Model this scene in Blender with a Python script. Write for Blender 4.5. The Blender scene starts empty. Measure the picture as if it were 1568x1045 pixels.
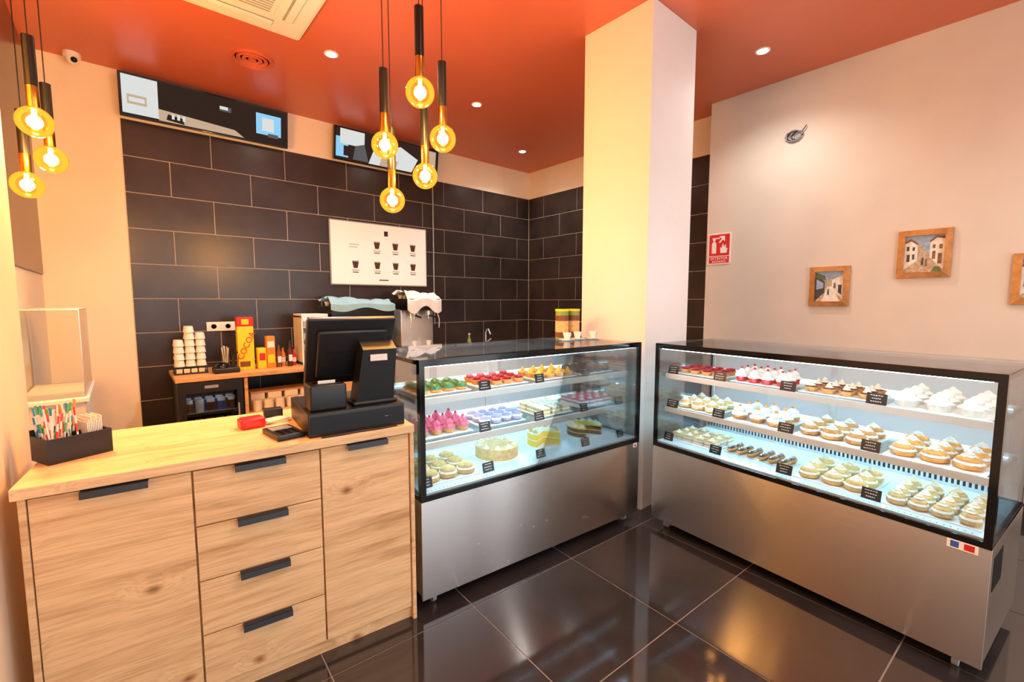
import bpy, bmesh, math, random
from mathutils import Matrix, Vector
R=random.Random(7)
rad=math.radians
S=bpy.context.scene
H=3.49
def lin(c):
    return tuple(((x/255)/12.92 if x/255<=0.04045 else ((x/255+0.055)/1.055)**2.4) for x in c)+(1,)
M={}
def pm(name,rgb,rough=.5,metal=0,var=.06,nscale=8,bump=0,bscale=60,stretch=None,emis=None,es=0,coat=0,spec=.5,sss=0,aniso=0):
    m=bpy.data.materials.new(name); m.use_nodes=True
    nt=m.node_tree; N=nt.nodes; L=nt.links
    b=N['Principled BSDF']
    b.inputs['Roughness'].default_value=rough; b.inputs['Metallic'].default_value=metal
    b.inputs['Specular IOR Level'].default_value=spec
    b.inputs['Coat Weight'].default_value=coat
    if sss: 
        b.inputs['Subsurface Weight'].default_value=sss; b.inputs['Subsurface Scale'].default_value=.01
    tc=N.new('ShaderNodeTexCoord'); mp=N.new('ShaderNodeMapping'); L.new(tc.outputs['Object'],mp.inputs['Vector'])
    if stretch: mp.inputs['Scale'].default_value=stretch
    n=N.new('ShaderNodeTexNoise'); n.inputs['Scale'].default_value=nscale; n.inputs['Detail'].default_value=4
    L.new(mp.outputs[0],n.inputs['Vector'])
    cr=N.new('ShaderNodeValToRGB'); c=lin(rgb)
    cr.color_ramp.elements[0].position=.3; cr.color_ramp.elements[1].position=.7
    cr.color_ramp.elements[0].color=tuple(max(0,x*(1-var)) for x in c[:3])+(1,)
    cr.color_ramp.elements[1].color=tuple(min(1,x*(1+var)) for x in c[:3])+(1,)
    L.new(n.outputs['Fac'],cr.inputs[0]); L.new(cr.outputs[0],b.inputs['Base Color'])
    if aniso:
        b.inputs['Anisotropic'].default_value=aniso
        tg=N.new('ShaderNodeCombineXYZ'); tg.inputs[2].default_value=1; L.new(tg.outputs[0],b.inputs['Tangent'])
    if bump:
        n2=N.new('ShaderNodeTexNoise'); n2.inputs['Scale'].default_value=bscale; n2.inputs['Detail'].default_value=3
        L.new(mp.outputs[0],n2.inputs['Vector'])
        bp=N.new('ShaderNodeBump'); bp.inputs['Strength'].default_value=bump; bp.inputs['Distance'].default_value=.002
        L.new(n2.outputs['Fac'],bp.inputs['Height']); L.new(bp.outputs[0],b.inputs['Normal'])
    if emis:
        b.inputs['Emission Color'].default_value=lin(emis); b.inputs['Emission Strength'].default_value=es
    M[name]=m; return m
def glassm(name,tint,ior=1.45,refl=1.0,emis=None,es=0):
    m=bpy.data.materials.new(name); m.use_nodes=True
    nt=m.node_tree; N=nt.nodes; L=nt.links; N.remove(N['Principled BSDF'])
    o=N['Material Output']; t=N.new('ShaderNodeBsdfTransparent'); t.inputs[0].default_value=tint+(1,)
    g=N.new('ShaderNodeBsdfGlossy'); g.inputs['Roughness'].default_value=.01
    f=N.new('ShaderNodeFresnel'); f.inputs[0].default_value=ior
    mx=N.new('ShaderNodeMixShader')
    mu=N.new('ShaderNodeMath'); mu.operation='MULTIPLY'; mu.inputs[1].default_value=refl; L.new(f.outputs[0],mu.inputs[0])
    L.new(mu.outputs[0],mx.inputs[0]); L.new(t.outputs[0],mx.inputs[1]); L.new(g.outputs[0],mx.inputs[2])
    last=mx
    if emis:
        e=N.new('ShaderNodeEmission'); e.inputs[0].default_value=lin(emis); e.inputs[1].default_value=es
        a=N.new('ShaderNodeAddShader'); L.new(mx.outputs[0],a.inputs[0]); L.new(e.outputs[0],a.inputs[1]); last=a
    L.new(last.outputs[0],o.inputs[0]); M[name]=m
def reflect_veil(name,rgb,fac):
    m=bpy.data.materials.new(name); m.use_nodes=True
    nt=m.node_tree; N=nt.nodes; L=nt.links; N.remove(N['Principled BSDF'])
    t=N.new('ShaderNodeBsdfTransparent'); d=N.new('ShaderNodeBsdfDiffuse'); d.inputs[0].default_value=lin(rgb)
    mx=N.new('ShaderNodeMixShader'); mx.inputs[0].default_value=fac
    L.new(t.outputs[0],mx.inputs[1]); L.new(d.outputs[0],mx.inputs[2]); L.new(mx.outputs[0],N['Material Output'].inputs[0]); M[name]=m
def em(name,rgb,s):
    m=bpy.data.materials.new(name); m.use_nodes=True; nt=m.node_tree; nt.nodes.remove(nt.nodes['Principled BSDF'])
    e=nt.nodes.new('ShaderNodeEmission'); e.inputs[0].default_value=lin(rgb); e.inputs[1].default_value=s
    nt.links.new(e.outputs[0],nt.nodes['Material Output'].inputs[0]); M[name]=m
def wood(name,light,dark,scale=1.0,knots=True):
    m=bpy.data.materials.new(name); m.use_nodes=True
    nt=m.node_tree; N=nt.nodes; L=nt.links; b=N['Principled BSDF']; b.inputs['Roughness'].default_value=.5
    tc=N.new('ShaderNodeTexCoord'); oi=N.new('ShaderNodeObjectInfo')
    mul=N.new('ShaderNodeVectorMath'); mul.operation='SCALE'; mul.inputs[0].default_value=(7.3,3.1,5.7)
    L.new(oi.outputs['Random'],mul.inputs['Scale'])
    add=N.new('ShaderNodeVectorMath'); L.new(tc.outputs['Object'],add.inputs[0]); L.new(mul.outputs[0],add.inputs[1])
    sp=N.new('ShaderNodeSeparateXYZ'); L.new(add.outputs[0],sp.inputs[0])
    yz=N.new('ShaderNodeMath'); L.new(sp.outputs[1],yz.inputs[0]); L.new(sp.outputs[2],yz.inputs[1])
    cb=N.new('ShaderNodeCombineXYZ'); L.new(sp.outputs[0],cb.inputs[0]); L.new(yz.outputs[0],cb.inputs[1])
    mp3=N.new('ShaderNodeMapping'); mp3.inputs['Scale'].default_value=(2.8*scale,4.2*scale,1); L.new(cb.outputs[0],mp3.inputs['Vector'])
    n3=N.new('ShaderNodeTexNoise'); n3.inputs['Scale'].default_value=6; n3.inputs['Detail'].default_value=3; L.new(mp3.outputs[0],n3.inputs['Vector'])
    mm=N.new('ShaderNodeMix'); mm.data_type='VECTOR'; mm.inputs[0].default_value=.06; L.new(mp3.outputs[0],mm.inputs[4]); L.new(n3.outputs['Color'],mm.inputs[5])
    v=N.new('ShaderNodeTexVoronoi'); v.voronoi_dimensions='2D'; v.inputs['Scale'].default_value=1.0; L.new(mm.outputs[1],v.inputs['Vector'])
    # only some cells carry a knot: push distance up elsewhere
    sc=N.new('ShaderNodeSeparateColor'); L.new(v.outputs['Color'],sc.inputs[0])
    gt=N.new('ShaderNodeMath'); gt.operation='GREATER_THAN'; gt.inputs[1].default_value=.5; L.new(sc.outputs[0],gt.inputs[0])
    dd=N.new('ShaderNodeMath'); L.new(v.outputs['Distance'],dd.inputs[0]); L.new(gt.outputs[0],dd.inputs[1])
    mr=N.new('ShaderNodeMapRange'); mr.inputs['From Min'].default_value=0; mr.inputs['From Max'].default_value=.38; mr.inputs['To Min'].default_value=.035; mr.inputs['To Max'].default_value=0
    mr.interpolation_type='SMOOTHERSTEP'; L.new(dd.outputs[0],mr.inputs['Value'])
    cz=N.new('ShaderNodeCombineXYZ'); L.new(mr.outputs[0],cz.inputs[1]); L.new(mr.outputs[0],cz.inputs[2])
    ad2=N.new('ShaderNodeVectorMath'); L.new(add.outputs[0],ad2.inputs[0]); L.new(cz.outputs[0],ad2.inputs[1])
    mp=N.new('ShaderNodeMapping'); mp.inputs['Scale'].default_value=(1.2*scale,9*scale,15*scale) ; L.new(ad2.outputs[0],mp.inputs['Vector'])
    n=N.new('ShaderNodeTexNoise'); n.inputs['Scale'].default_value=1.5; n.inputs['Detail'].default_value=7; n.inputs['Roughness'].default_value=.55; n.inputs['Distortion'].default_value=.35
    L.new(mp.outputs[0],n.inputs['Vector'])
    mp2=N.new('ShaderNodeMapping'); mp2.inputs['Scale'].default_value=(5*scale,70*scale,130*scale); L.new(ad2.outputs[0],mp2.inputs['Vector'])
    n2=N.new('ShaderNodeTexNoise'); n2.inputs['Scale'].default_value=1.5; n2.inputs['Detail'].default_value=4; L.new(mp2.outputs[0],n2.inputs['Vector'])
    cr=N.new('ShaderNodeValToRGB'); E=cr.color_ramp.elements
    E[0].position=.28; E[0].color=lin(dark); E[1].position=.56; E[1].color=lin(light)
    e=E.new(.42); e.color=lin(tuple(int(a*.3+b_*.7) for a,b_ in zip(dark,light)))
    L.new(n.outputs['Fac'],cr.inputs[0])
    mx=N.new('ShaderNodeMix'); mx.data_type='RGBA'; mx.blend_type='MULTIPLY'; mx.inputs[0].default_value=.42
    cr2=N.new('ShaderNodeValToRGB'); cr2.color_ramp.elements[0].position=.36; cr2.color_ramp.elements[0].color=(.62,.53,.45,1); cr2.color_ramp.elements[1].position=.56; cr2.color_ramp.elements[1].color=(1,1,1,1)
    L.new(n2.outputs['Fac'],cr2.inputs[0]); L.new(cr.outputs[0],mx.inputs[6]); L.new(cr2.outputs[0],mx.inputs[7])
    cr3=N.new('ShaderNodeValToRGB'); cr3.color_ramp.elements[0].position=.015; cr3.color_ramp.elements[0].color=(.2,.11,.055,1); cr3.color_ramp.elements[1].position=.085; cr3.color_ramp.elements[1].color=(1,1,1,1)
    e3=cr3.color_ramp.elements.new(.04); e3.color=(.6,.42,.28,1)
    L.new(dd.outputs[0],cr3.inputs[0])
    mx2=N.new('ShaderNodeMix'); mx2.data_type='RGBA'; mx2.blend_type='MULTIPLY'; mx2.inputs[0].default_value=.8 if knots else .1
    L.new(mx.outputs[2],mx2.inputs[6]); L.new(cr3.outputs[0],mx2.inputs[7]); L.new(mx2.outputs[2],b.inputs['Base Color'])
    M[name]=m
# ---------- materials
pm('wall_paint',(236,220,196),.75,var=.03,nscale=3,bump=.15,bscale=40)
pm('wall_paint_beige',(212,200,184),.75,var=.04,nscale=2.5,bump=.15,bscale=40)
pm('column_paint',(238,230,222),.6,var=.02,nscale=3)
pm('ceiling_paint',(208,106,72),.36,var=.03,nscale=2)
pm('dark_panel',(74,44,32),.25)
pm('tile_dark',(46,37,34),.27,var=.28,nscale=3.5,bump=.3,bscale=12)
pm('grout',(185,172,162),.8)
pm('floor_tile',(48,43,42),.075,var=.15,nscale=4,spec=.9,bump=.05,bscale=3)
pm('floor_grout',(160,150,142),.6)
pm('white_plastic',(235,232,225),.4,var=.02)
pm('grey_plastic',(150,150,150),.5)
pm('black_plastic',(22,22,24),.38)
pm('black_gloss',(12,12,13),.12)
pm('black_metal',(25,25,27),.3,metal=.3)
pm('handle_metal',(56,60,66),.45,metal=.4)
pm('steel',(208,205,202),.27,metal=1,var=.04,nscale=3,stretch=(1,1,60),aniso=.93)
pm('steel_light',(225,228,230),.25,metal=.7)
pm('deck_white',(212,234,242),.2,var=.02)
pm('bulb_sheen',(190,130,55),.22,metal=1)
pm('ceramic',(236,234,228),.2,var=.02)
pm('red_plastic',(205,30,40),.35)
pm('cloth_blue',(138,180,192),.9,bump=.5,bscale=120)
pm('cloth_white',(225,220,214),.9,bump=.5,bscale=120)
pm('paper',(236,230,222),.8,var=.02)
pm('yellow_pack',(245,205,25),.5); pm('red_pack',(200,30,25),.5); pm('orange_pack',(235,130,40),.5)
pm('green_pack',(120,150,60),.5); pm('blue_pack',(50,90,170),.5); pm('brown_pack',(110,65,35),.5)
pm('gold_frame',(182,124,66),.35,var=.25,nscale=20,bump=.4,bscale=60)
pm('sky_paint',(150,174,196),.7,var=.2,nscale=30); pm('house_paint',(226,220,206),.7,var=.15,nscale=45); pm('dark_paint',(66,64,70),.7,var=.5,nscale=60)
pm('earth_paint',(180,160,130),.7,var=.3,nscale=60); pm('brown_paint',(130,94,66),.7,var=.4,nscale=60); pm('leaf_paint',(100,112,76),.7,var=.4,nscale=80)
pm('red_sign',(205,25,35),.4); pm('crust',(196,134,72),.6,var=.25,nscale=60,bump=.4,bscale=200)
pm('cream',(238,224,196),.45,var=.06,nscale=30,sss=.1); pm('white_cream',(234,230,220),.4,var=.05,nscale=30,sss=.1)
pm('pink',(220,80,108),.4,var=.15,nscale=40); pm('raspberry',(165,20,40),.3,var=.3,nscale=60,bump=.5,bscale=150)
pm('strawberry',(190,32,34),.25,var=.25,nscale=60); pm('yellow_cream',(232,190,56),.3,var=.12,nscale=30)
pm('green_cream',(62,118,76),.35,var=.25,nscale=40); pm('lilac',(158,142,180),.45,var=.12,nscale=50)
pm('chocolate',(70,38,22),.3,var=.2,nscale=40); pm('cake_tan',(212,170,108),.6,var=.2,nscale=50,bump=.5,bscale=150)
pm('apricot',(224,150,70),.3,var=.2,nscale=40); pm('cherry_dark',(80,10,30),.2)
pm('straw_red',(225,60,50),.4); pm('straw_blue',(50,150,200),.4); pm('straw_green',(80,175,90),.4); pm('straw_orange',(240,150,50),.4)
glassm('glass',(.975,.99,.985),1.45,.8); glassm('shelf_glass',(.93,.985,.98),1.4,.6)
glassm('amber_glass',(1,.78,.42),1.5,1.0,(255,155,45),.5)
glassm('fridge_glass',(.75,.8,.82),1.45,1)
reflect_veil('rear_glass',(200,230,242),.5)  # pale diffuse mix stands in for bright reflection on clear rear doors
em('led',(180,228,255),42); em('filament',(255,190,90),70); em('spot_emit',(255,244,225),160); em('fridge_led',(190,225,255),14)
em('tv_refl_white',(225,228,224),.95); em('tv_refl_blue',(140,200,235),1.1); em('tv_refl_dark',(60,43,36),.8); em('tv_refl_grey',(120,118,120),.6); em('tv_refl_cream',(215,185,155),.85)  # TV colours: room reflections on the screens, painted as emission
wood('oak',(238,200,150),(196,148,100)); wood('oak_top',(240,206,158),(222,178,126),1.0,False)
wood('oak_dark',(220,172,112),(172,120,70),1.0,False)
# ---------- mesh builder
class B:
    def __init__(s): s.bm=bmesh.new(); s.m=[]; s.T=Matrix.Identity(4)
    def mi(s,k):
        if k not in s.m: s.m.append(k)
        return s.m.index(k)
    def face(s,vs,k):
        try:
            f=s.bm.faces.new(vs); f.material_index=s.mi(k); return f
        except ValueError: return None
    def v(s,p): return s.bm.verts.new(s.T@Vector(p))
    def box(s,x0,x1,y0,y1,z0,z1,k,bev=0):
        vs=[s.v((x,y,z)) for z in(z0,z1) for y in(y0,y1) for x in(x0,x1)]
        fs=[s.face([vs[i] for i in q],k) for q in((0,2,3,1),(4,5,7,6),(0,1,5,4),(2,6,7,3),(0,4,6,2),(1,3,7,5))]
        if bev:
            es=list({e for f in fs for e in f.edges})
            r=bmesh.ops.bevel(s.bm,geom=es,offset=bev,segments=3,affect='EDGES',profile=.6)
            for f in r['faces']: f.material_index=s.mi(k)
        return vs
    def poly(s,pts,k): return s.face([s.v(p) for p in pts],k)
    def prism(s,pts,z0,z1,k,axis='z'):
        def P(a,b,c): return (a,b,c) if axis=='z' else ((a,c,b) if axis=='y' else (c,a,b))
        lo=[s.v(P(a,b,z0)) for a,b in pts]; hi=[s.v(P(a,b,z1)) for a,b in pts]; n=len(pts)
        s.face(lo[::-1],k); s.face(hi,k)
        for i in range(n): s.face([lo[i],lo[(i+1)%n],hi[(i+1)%n],hi[i]],k)
    def lathe(s,prof,c,k,seg=20,mod=None,rx=1,ry=1,kk=None):
        rings=[]
        for j,(r,z) in enumerate(prof):
            ring=[]
            for i in range(seg):
                a=2*math.pi*i/seg; q=r*(mod(a,j/(len(prof)-1)) if mod else 1)
                ring.append(s.v((c[0]+q*math.cos(a)*rx,c[1]+q*math.sin(a)*ry,c[2]+z)))
            rings.append(ring)
        for j in range(len(rings)-1):
            mk=kk[j] if kk else k
            for i in range(seg): s.face([rings[j][i],rings[j][(i+1)%seg],rings[j+1][(i+1)%seg],rings[j+1][i]],mk)
        if prof[0][0]>1e-5: s.face(rings[0][::-1],kk[0] if kk else k)
        if prof[-1][0]>1e-5: s.face(rings[-1],kk[-1] if kk else k)
    def cyl(s,c,r,h,k,seg=20): s.lathe([(r,0),(r,h)],c,k,seg)
    def ball(s,c,r,k,seg=12,sz=1,sx=1,sy=1,mod=None,half=False):
        n=max(4,seg//2); a0=0 if half else -math.pi/2
        pr=[(max(.0001,r*math.cos(a0+(math.pi/2-a0)*i/n)),r*sz*math.sin(a0+(math.pi/2-a0)*i/n)) for i in range(n+1)]
        s.lathe(pr,c,k,seg,mod,sx,sy)
    def tube(s,pts,r,k,seg=8):
        pts=[Vector(p) for p in pts]; rings=[]
        for i,p in enumerate(pts):
            d=(pts[min(i+1,len(pts)-1)]-pts[max(i-1,0)]).normalized()
            u=d.orthogonal().normalized() if abs(d.z)>.95 else d.cross(Vector((0,0,1))).normalized()
            w=d.cross(u)
            rings.append([s.v(p+r*(math.cos(2*math.pi*j/seg)*u+math.sin(2*math.pi*j/seg)*w)) for j in range(seg)])
        for i in range(len(rings)-1):
            for j in range(seg): s.face([rings[i][j],rings[i][(j+1)%seg],rings[i+1][(j+1)%seg],rings[i+1][j]],k)
        s.face(rings[0],k); s.face(rings[-1][::-1],k)
    def obj(s,name,loc=(0,0,0),rz=0,parent=None,smooth=True,bevel=0):
        bmesh.ops.recalc_face_normals(s.bm,faces=s.bm.faces)
        me=bpy.data.meshes.new(name); s.bm.to_mesh(me); s.bm.free()
        for k in s.m: me.materials.append(M[k])
        if smooth:
            me.polygons.foreach_set('use_smooth',[True]*len(me.polygons)); me.set_sharp_from_angle(angle=rad(38))
        o=bpy.data.objects.new(name,me); S.collection.objects.link(o)
        o.location=loc; o.rotation_euler=(0,0,rad(rz))
        if parent: o.parent=parent
        if bevel:
            b=o.modifiers.new('bevel','BEVEL'); b.width=bevel; b.segments=2; b.limit_method='ANGLE'
        return o
def empty(name,loc,rz):
    o=bpy.data.objects.new(name,None); S.collection.objects.link(o); o.location=loc; o.rotation_euler=(0,0,rad(rz)); return o
def light(name,typ,loc,power,color,parent=None,radius=.05,**k):
    l=bpy.data.lights.new(name,typ); l.energy=power; l.color=color
    if typ in('POINT','SPOT'): l.shadow_soft_size=radius
    for a,b in k.items(): setattr(l,a,b)
    o=bpy.data.objects.new(name,l); S.collection.objects.link(o); o.location=loc
    if parent: o.parent=parent
    return o
def text(name,body,size,loc,rot,mat,parent=None,align='CENTER'):
    c=bpy.data.curves.new(name,'FONT'); c.body=body; c.size=size; c.extrude=.0005; c.align_x=align
    c.materials.append(M[mat]); o=bpy.data.objects.new(name,c); S.collection.objects.link(o)
    o.location=loc; o.rotation_euler=rot
    if parent: o.parent=parent
    return o
# ---------- room shell
YF=-2.8
def simple(name,b,k,**kw):
    q=B(); q.box(*b,k); return q.obj(name,smooth=False,**kw)
q=B(); q.box(-.6,5.1,YF-.1,5.5,-.1,-.003,'floor_grout')
B0=Vector((1.876,1.005)); a=rad(90-52-40.7); ux=Vector((math.cos(a),math.sin(a))); uy=Vector((-ux.y,ux.x)); ts=.68; g=.003
for i in range(-9,10):
    for j in range(-9,10):
        p=B0+ux*(i*ts)+uy*(j*ts); cs=[p+ux*g+uy*g,p+ux*(ts-g)+uy*g,p+ux*(ts-g)+uy*(ts-g),p+ux*g+uy*(ts-g)]
        c=p+(ux+uy)*ts/2
        if -.9<c.x<5.4 and YF-.4<c.y<5.8:
            q.prism([(max(-.6,min(5.1,v.x)),max(YF-.1,min(5.5,v.y))) for v in cs],-.003,0,'floor_tile')
q.obj('floor',smooth=False)
simple('ceiling',(-.7,5.2,YF-.1,5.5,H,H+.1),'ceiling_paint')
simple('wall_back',(-.6,5.1,5.3,5.5,0,H),'wall_paint')
simple('wall_side',(4.908,5.1,2.28,5.3,0,H),'wall_paint')
simple('wall_right',(4.626,5.1,YF,2.28,0,H),'wall_paint_beige')
simple('wall_left',(-.6,-.325,YF,2.72,0,H),'wall_paint')
q=B(); q.box(-.7,-.485,2.72,5.3,0,H,'wall_paint'); q.box(-.485,-.475,2.9,5.27,1.72,H-.02,'dark_panel'); q.obj('wall_left_rear',smooth=False)
q=B()
q.box(-.6,5.1,YF-.1,YF,3.0,H,'wall_paint'); q.box(-.6,5.1,YF-.1,YF,0,.25,'dark_panel')
for x in (-.6,1.2,2.9,4.55): q.box(x,x+.09,YF-.1,YF,.25,3.0,'black_metal')
q.obj('wall_front',smooth=False)
simple('column',(2.75,3.32,1.772,2.35,0,H),'column_paint')
q=B(); q.box(4.612,4.626,YF,2.28,0,.11,'tile_dark'); q.obj('baseboard_right',smooth=False)
def tiles(name,L0,L1,off,axis,pos):
    q=B(); th=.008; rowh=.3125; W=.655; top=3.09; gg=.0033
    def bx(a,b,z0,z1,d0,d1,k):
        if axis=='x': q.box(a,b,pos-d1,pos-d0,z0,z1,k)
        else: q.box(pos-d1,pos-d0,a,b,z0,z1,k)
    bx(L0,L1,0,top,0,th-.0015,'grout')
    for r in range(10):
        z1=top-r*rowh; z0=max(.0,z1-rowh); o=off+(0 if r%2 else W/2)
        k=-12
        while k<14:
            a=o+k*W; b=a+W; k+=1
            a=max(a,L0); b=min(b,L1)
            if b-a<.02: continue
            bx(a+gg,b-gg,z0+gg,z1-gg,th-.002,th+.002,'tile_dark')
    return q.obj(name,smooth=False)
tiles('wall_tiling_back',.07,4.898,.396,'x',5.3)
tiles('wall_tiling_side',2.281,5.289,5.29,'y',4.908)
# ---------- wooden counter
CL=1.275; CD=.66; CT=.94
ctr=empty('wooden_counter',(-.291,1.954,0),-6)
def part(name,b,k,parent,bev=.002):
    q=B(); q.box(*b,k); return q.obj(name,parent=parent,smooth=False,bevel=bev)
part('top',(0,CL,0,CD,CT-.036,CT),'oak_top',ctr)
part('side_left',(.012,.03,.012,CD-.02,0,CT-.036),'oak',ctr)
part('side_right',(CL-.02,CL-.002,.005,CD-.02,0,CT-.036),'oak',ctr)
part('carcass',(.03,CL-.02,.036,CD-.03,.06,CT-.04),'oak_dark',ctr)
part('plinth',(.03,CL-.02,.03,.045,0,.055),'oak',ctr)
def handle(q,xc,z):
    w=.085
    q.box(xc-w,xc+w,-.012,.016,z+.002,z+.005,'handle_metal')
    q.prism([(-.013,z+.005),(-.009,z+.005),(-.011,z-.017),(-.016,z-.017)],xc-w,xc+w,'handle_metal','x')
xs=[.033,.443,.872,CL-.023]
z0f,z1f=.06,CT-.043
part('door_left',(xs[0],xs[1]-.003,.016,.034,z0f,z1f),'oak',ctr)
part('door_right',(xs[2]+.003,xs[3],.016,.034,z0f,z1f),'oak',ctr)
hq=B(); handle(hq,(xs[0]+xs[1])/2,z1f-.003); handle(hq,(xs[2]+xs[3])/2,z1f-.003)
dh=(z1f-z0f)/4
for i in range(4):
    part('drawer_%d'%(i+1),(xs[1]+.003,xs[2]-.003,.016,.034,z0f+i*dh+.002,z0f+(i+1)*dh-.002),'oak',ctr)
    handle(hq,(xs[1]+xs[2])/2,z0f+(i+1)*dh-.006)
hq.obj('handles',parent=ctr,smooth=False)
def cl(x,y,z=CT):
    v=Matrix.Rotation(rad(-6),4,'Z')@Vector((x,y,0)); return (-.291+v.x,1.954+v.y,z)
# ---------- display cases
SH=[.585,.80,1.025]
def case(name,loc,rz,L,ventside):
    D=.68; Ht=1.225; e=empty(name,loc,rz)
    q=B(); q.box(0,L,.012,D,.075,.55,'steel',.004)
    q.box(-.001,L+.001,.0,.02,.06,.55,'steel',.002)
    q.box(.03,L-.03,.05,D-.03,.06,.075,'black_plastic')
    if ventside:
        for i in range(9): q.box(L-.001,L+.002,.06+i*.02,.07+i*.02,.36,.5,'black_plastic')
    q.obj('steel_base',parent=e)
    q=B()
    for x in(.08,L-.08):
        for y in(.06,D-.08):
            q.cyl((x,y,.045),.012,.03,'steel_light',12)
            q.box(x-.014,x+.014,y-.016,y+.016,.04,.05,'steel_light')
            T=q.T; q.T=Matrix.Translation((x,y,.026))@Matrix.Rotation(rad(90),4,'Y'); q.cyl((0,0,-.01),.025,.02,'grey_plastic',16); q.T=T
    q.obj('casters',parent=e)
    q=B(); k='black_gloss'
    q.box(0,L,-.002,.01,.55,.575,k); q.box(0,L,-.002,.012,Ht-.027,Ht,k)
    q.box(0,.026,-.002,.01,.575,Ht-.027,k); q.box(L-.026,L,-.002,.01,.575,Ht-.027,k)
    for x in(0,L-.008):
        q.box(x,x+.008,.01,.03,.55,Ht,k); q.box(x,x+.008,D-.035,D,.55,Ht,k)
        q.box(x,x+.008,.03,D-.035,.55,.57,k); q.box(x,x+.008,.03,D-.035,Ht-.018,Ht,k)
    q.box(0,L,.0,.035,Ht,Ht+.006,k)
    q.obj('black_frame',parent=e,smooth=False)
    q=B(); q.box(0,L,D-.02,D,Ht-.02,Ht,'steel_light'); q.box(L/2-.015,L/2+.015,D-.03,D-.01,.58,Ht-.02,'steel_light')
    q.obj('rear_rail',parent=e,smooth=False)
    q=B(); q.box(.026,L-.026,.002,.007,.575,Ht-.027,'glass')
    for x in(.001,L-.006): q.box(x,x+.005,.03,D-.035,.57,Ht-.018,'glass')
    q.box(.0,L,.035,D,Ht,Ht+.006,'glass')
    q.obj('glass_panels',parent=e,smooth=False)
    q=B(); q.poly([(.01,D-.02,.58),(L-.01,D-.02,.58),(L-.01,D-.02,Ht-.02),(.01,D-.02,Ht-.02)],'rear_glass'); q.obj('rear_doors',parent=e,smooth=False)
    q=B(); q.box(.012,L-.012,.02,D-.04,.55,SH[0]-.003,'deck_white')
    q.box(.012,L-.012,D-.09,D-.04,SH[0]-.003,.66,'steel_light')
    n=int(L/.022)
    for i in range(n): q.box(.03+i*.021,.04+i*.021,D-.0915,D-.089,.60,.645,'black_plastic')
    for i in range(n): q.box(.03+i*.021,.036+i*.021,.035,.045,SH[0]-.0035,SH[0]-.0025,'grey_plastic')
    q.obj('deck',parent=e,smooth=False)
    q=B()
    for z in SH[1:]:
        q.box(.02,L-.02,.10,D-.1,z-.007,z-.001,'shelf_glass')
        q.box(.02,L-.02,.085,.10,z-.03,z+.003,'white_plastic')
        q.box(.02,L-.02,D-.1,D-.085,z-.03,z+.003,'white_plastic')
        for x in(.02,L/2-.006,L-.032): q.box(x,x+.012,.10,D-.1,z-.022,z-.007,'steel_light')
    for x in(.04,L-.055,):
        q.box(x,x+.015,D-.08,D-.065,.585,Ht-.03,'steel_light')
    q.obj('shelves',parent=e,smooth=False)
    q=B()
    for z in SH[1:]: q.box(.05,L-.05,.102,.112,z-.018,z-.0125,'led')
    for z in SH[1:]: q.box(.05,L-.05,D-.114,D-.102,z-.018,z-.0125,'led')
    q.box(.04,L-.04,.015,.026,Ht-.031,Ht-.027,'led')
    q.obj('led_strips',parent=e,smooth=False)
    return e
LC=((1.013,1.833,0),-4.5,1.60); RC=((2.623,1.608,0),-95.9,1.566)
lc=case('pastry_display_case',*LC,False); rc=case('pastry_display_case',*RC,True)
q=B(); q.box(1.44,1.53,-.003,-.001,.515,.55,'paper'); q.box(1.45,1.475,-.0035,-.0025,.52,.545,'blue_pack'); q.box(1.49,1.52,-.0035,-.0025,.52,.545,'red_pack'); q.obj('energy_sticker',parent=rc,smooth=False)
q=B(); q.box(1.54,1.575,-.003,-.001,.52,.55,'paper'); q.box(1.55,1.565,-.0035,-.0025,.525,.54,'red_pack'); q.obj('energy_sticker',parent=lc,smooth=False)
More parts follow.
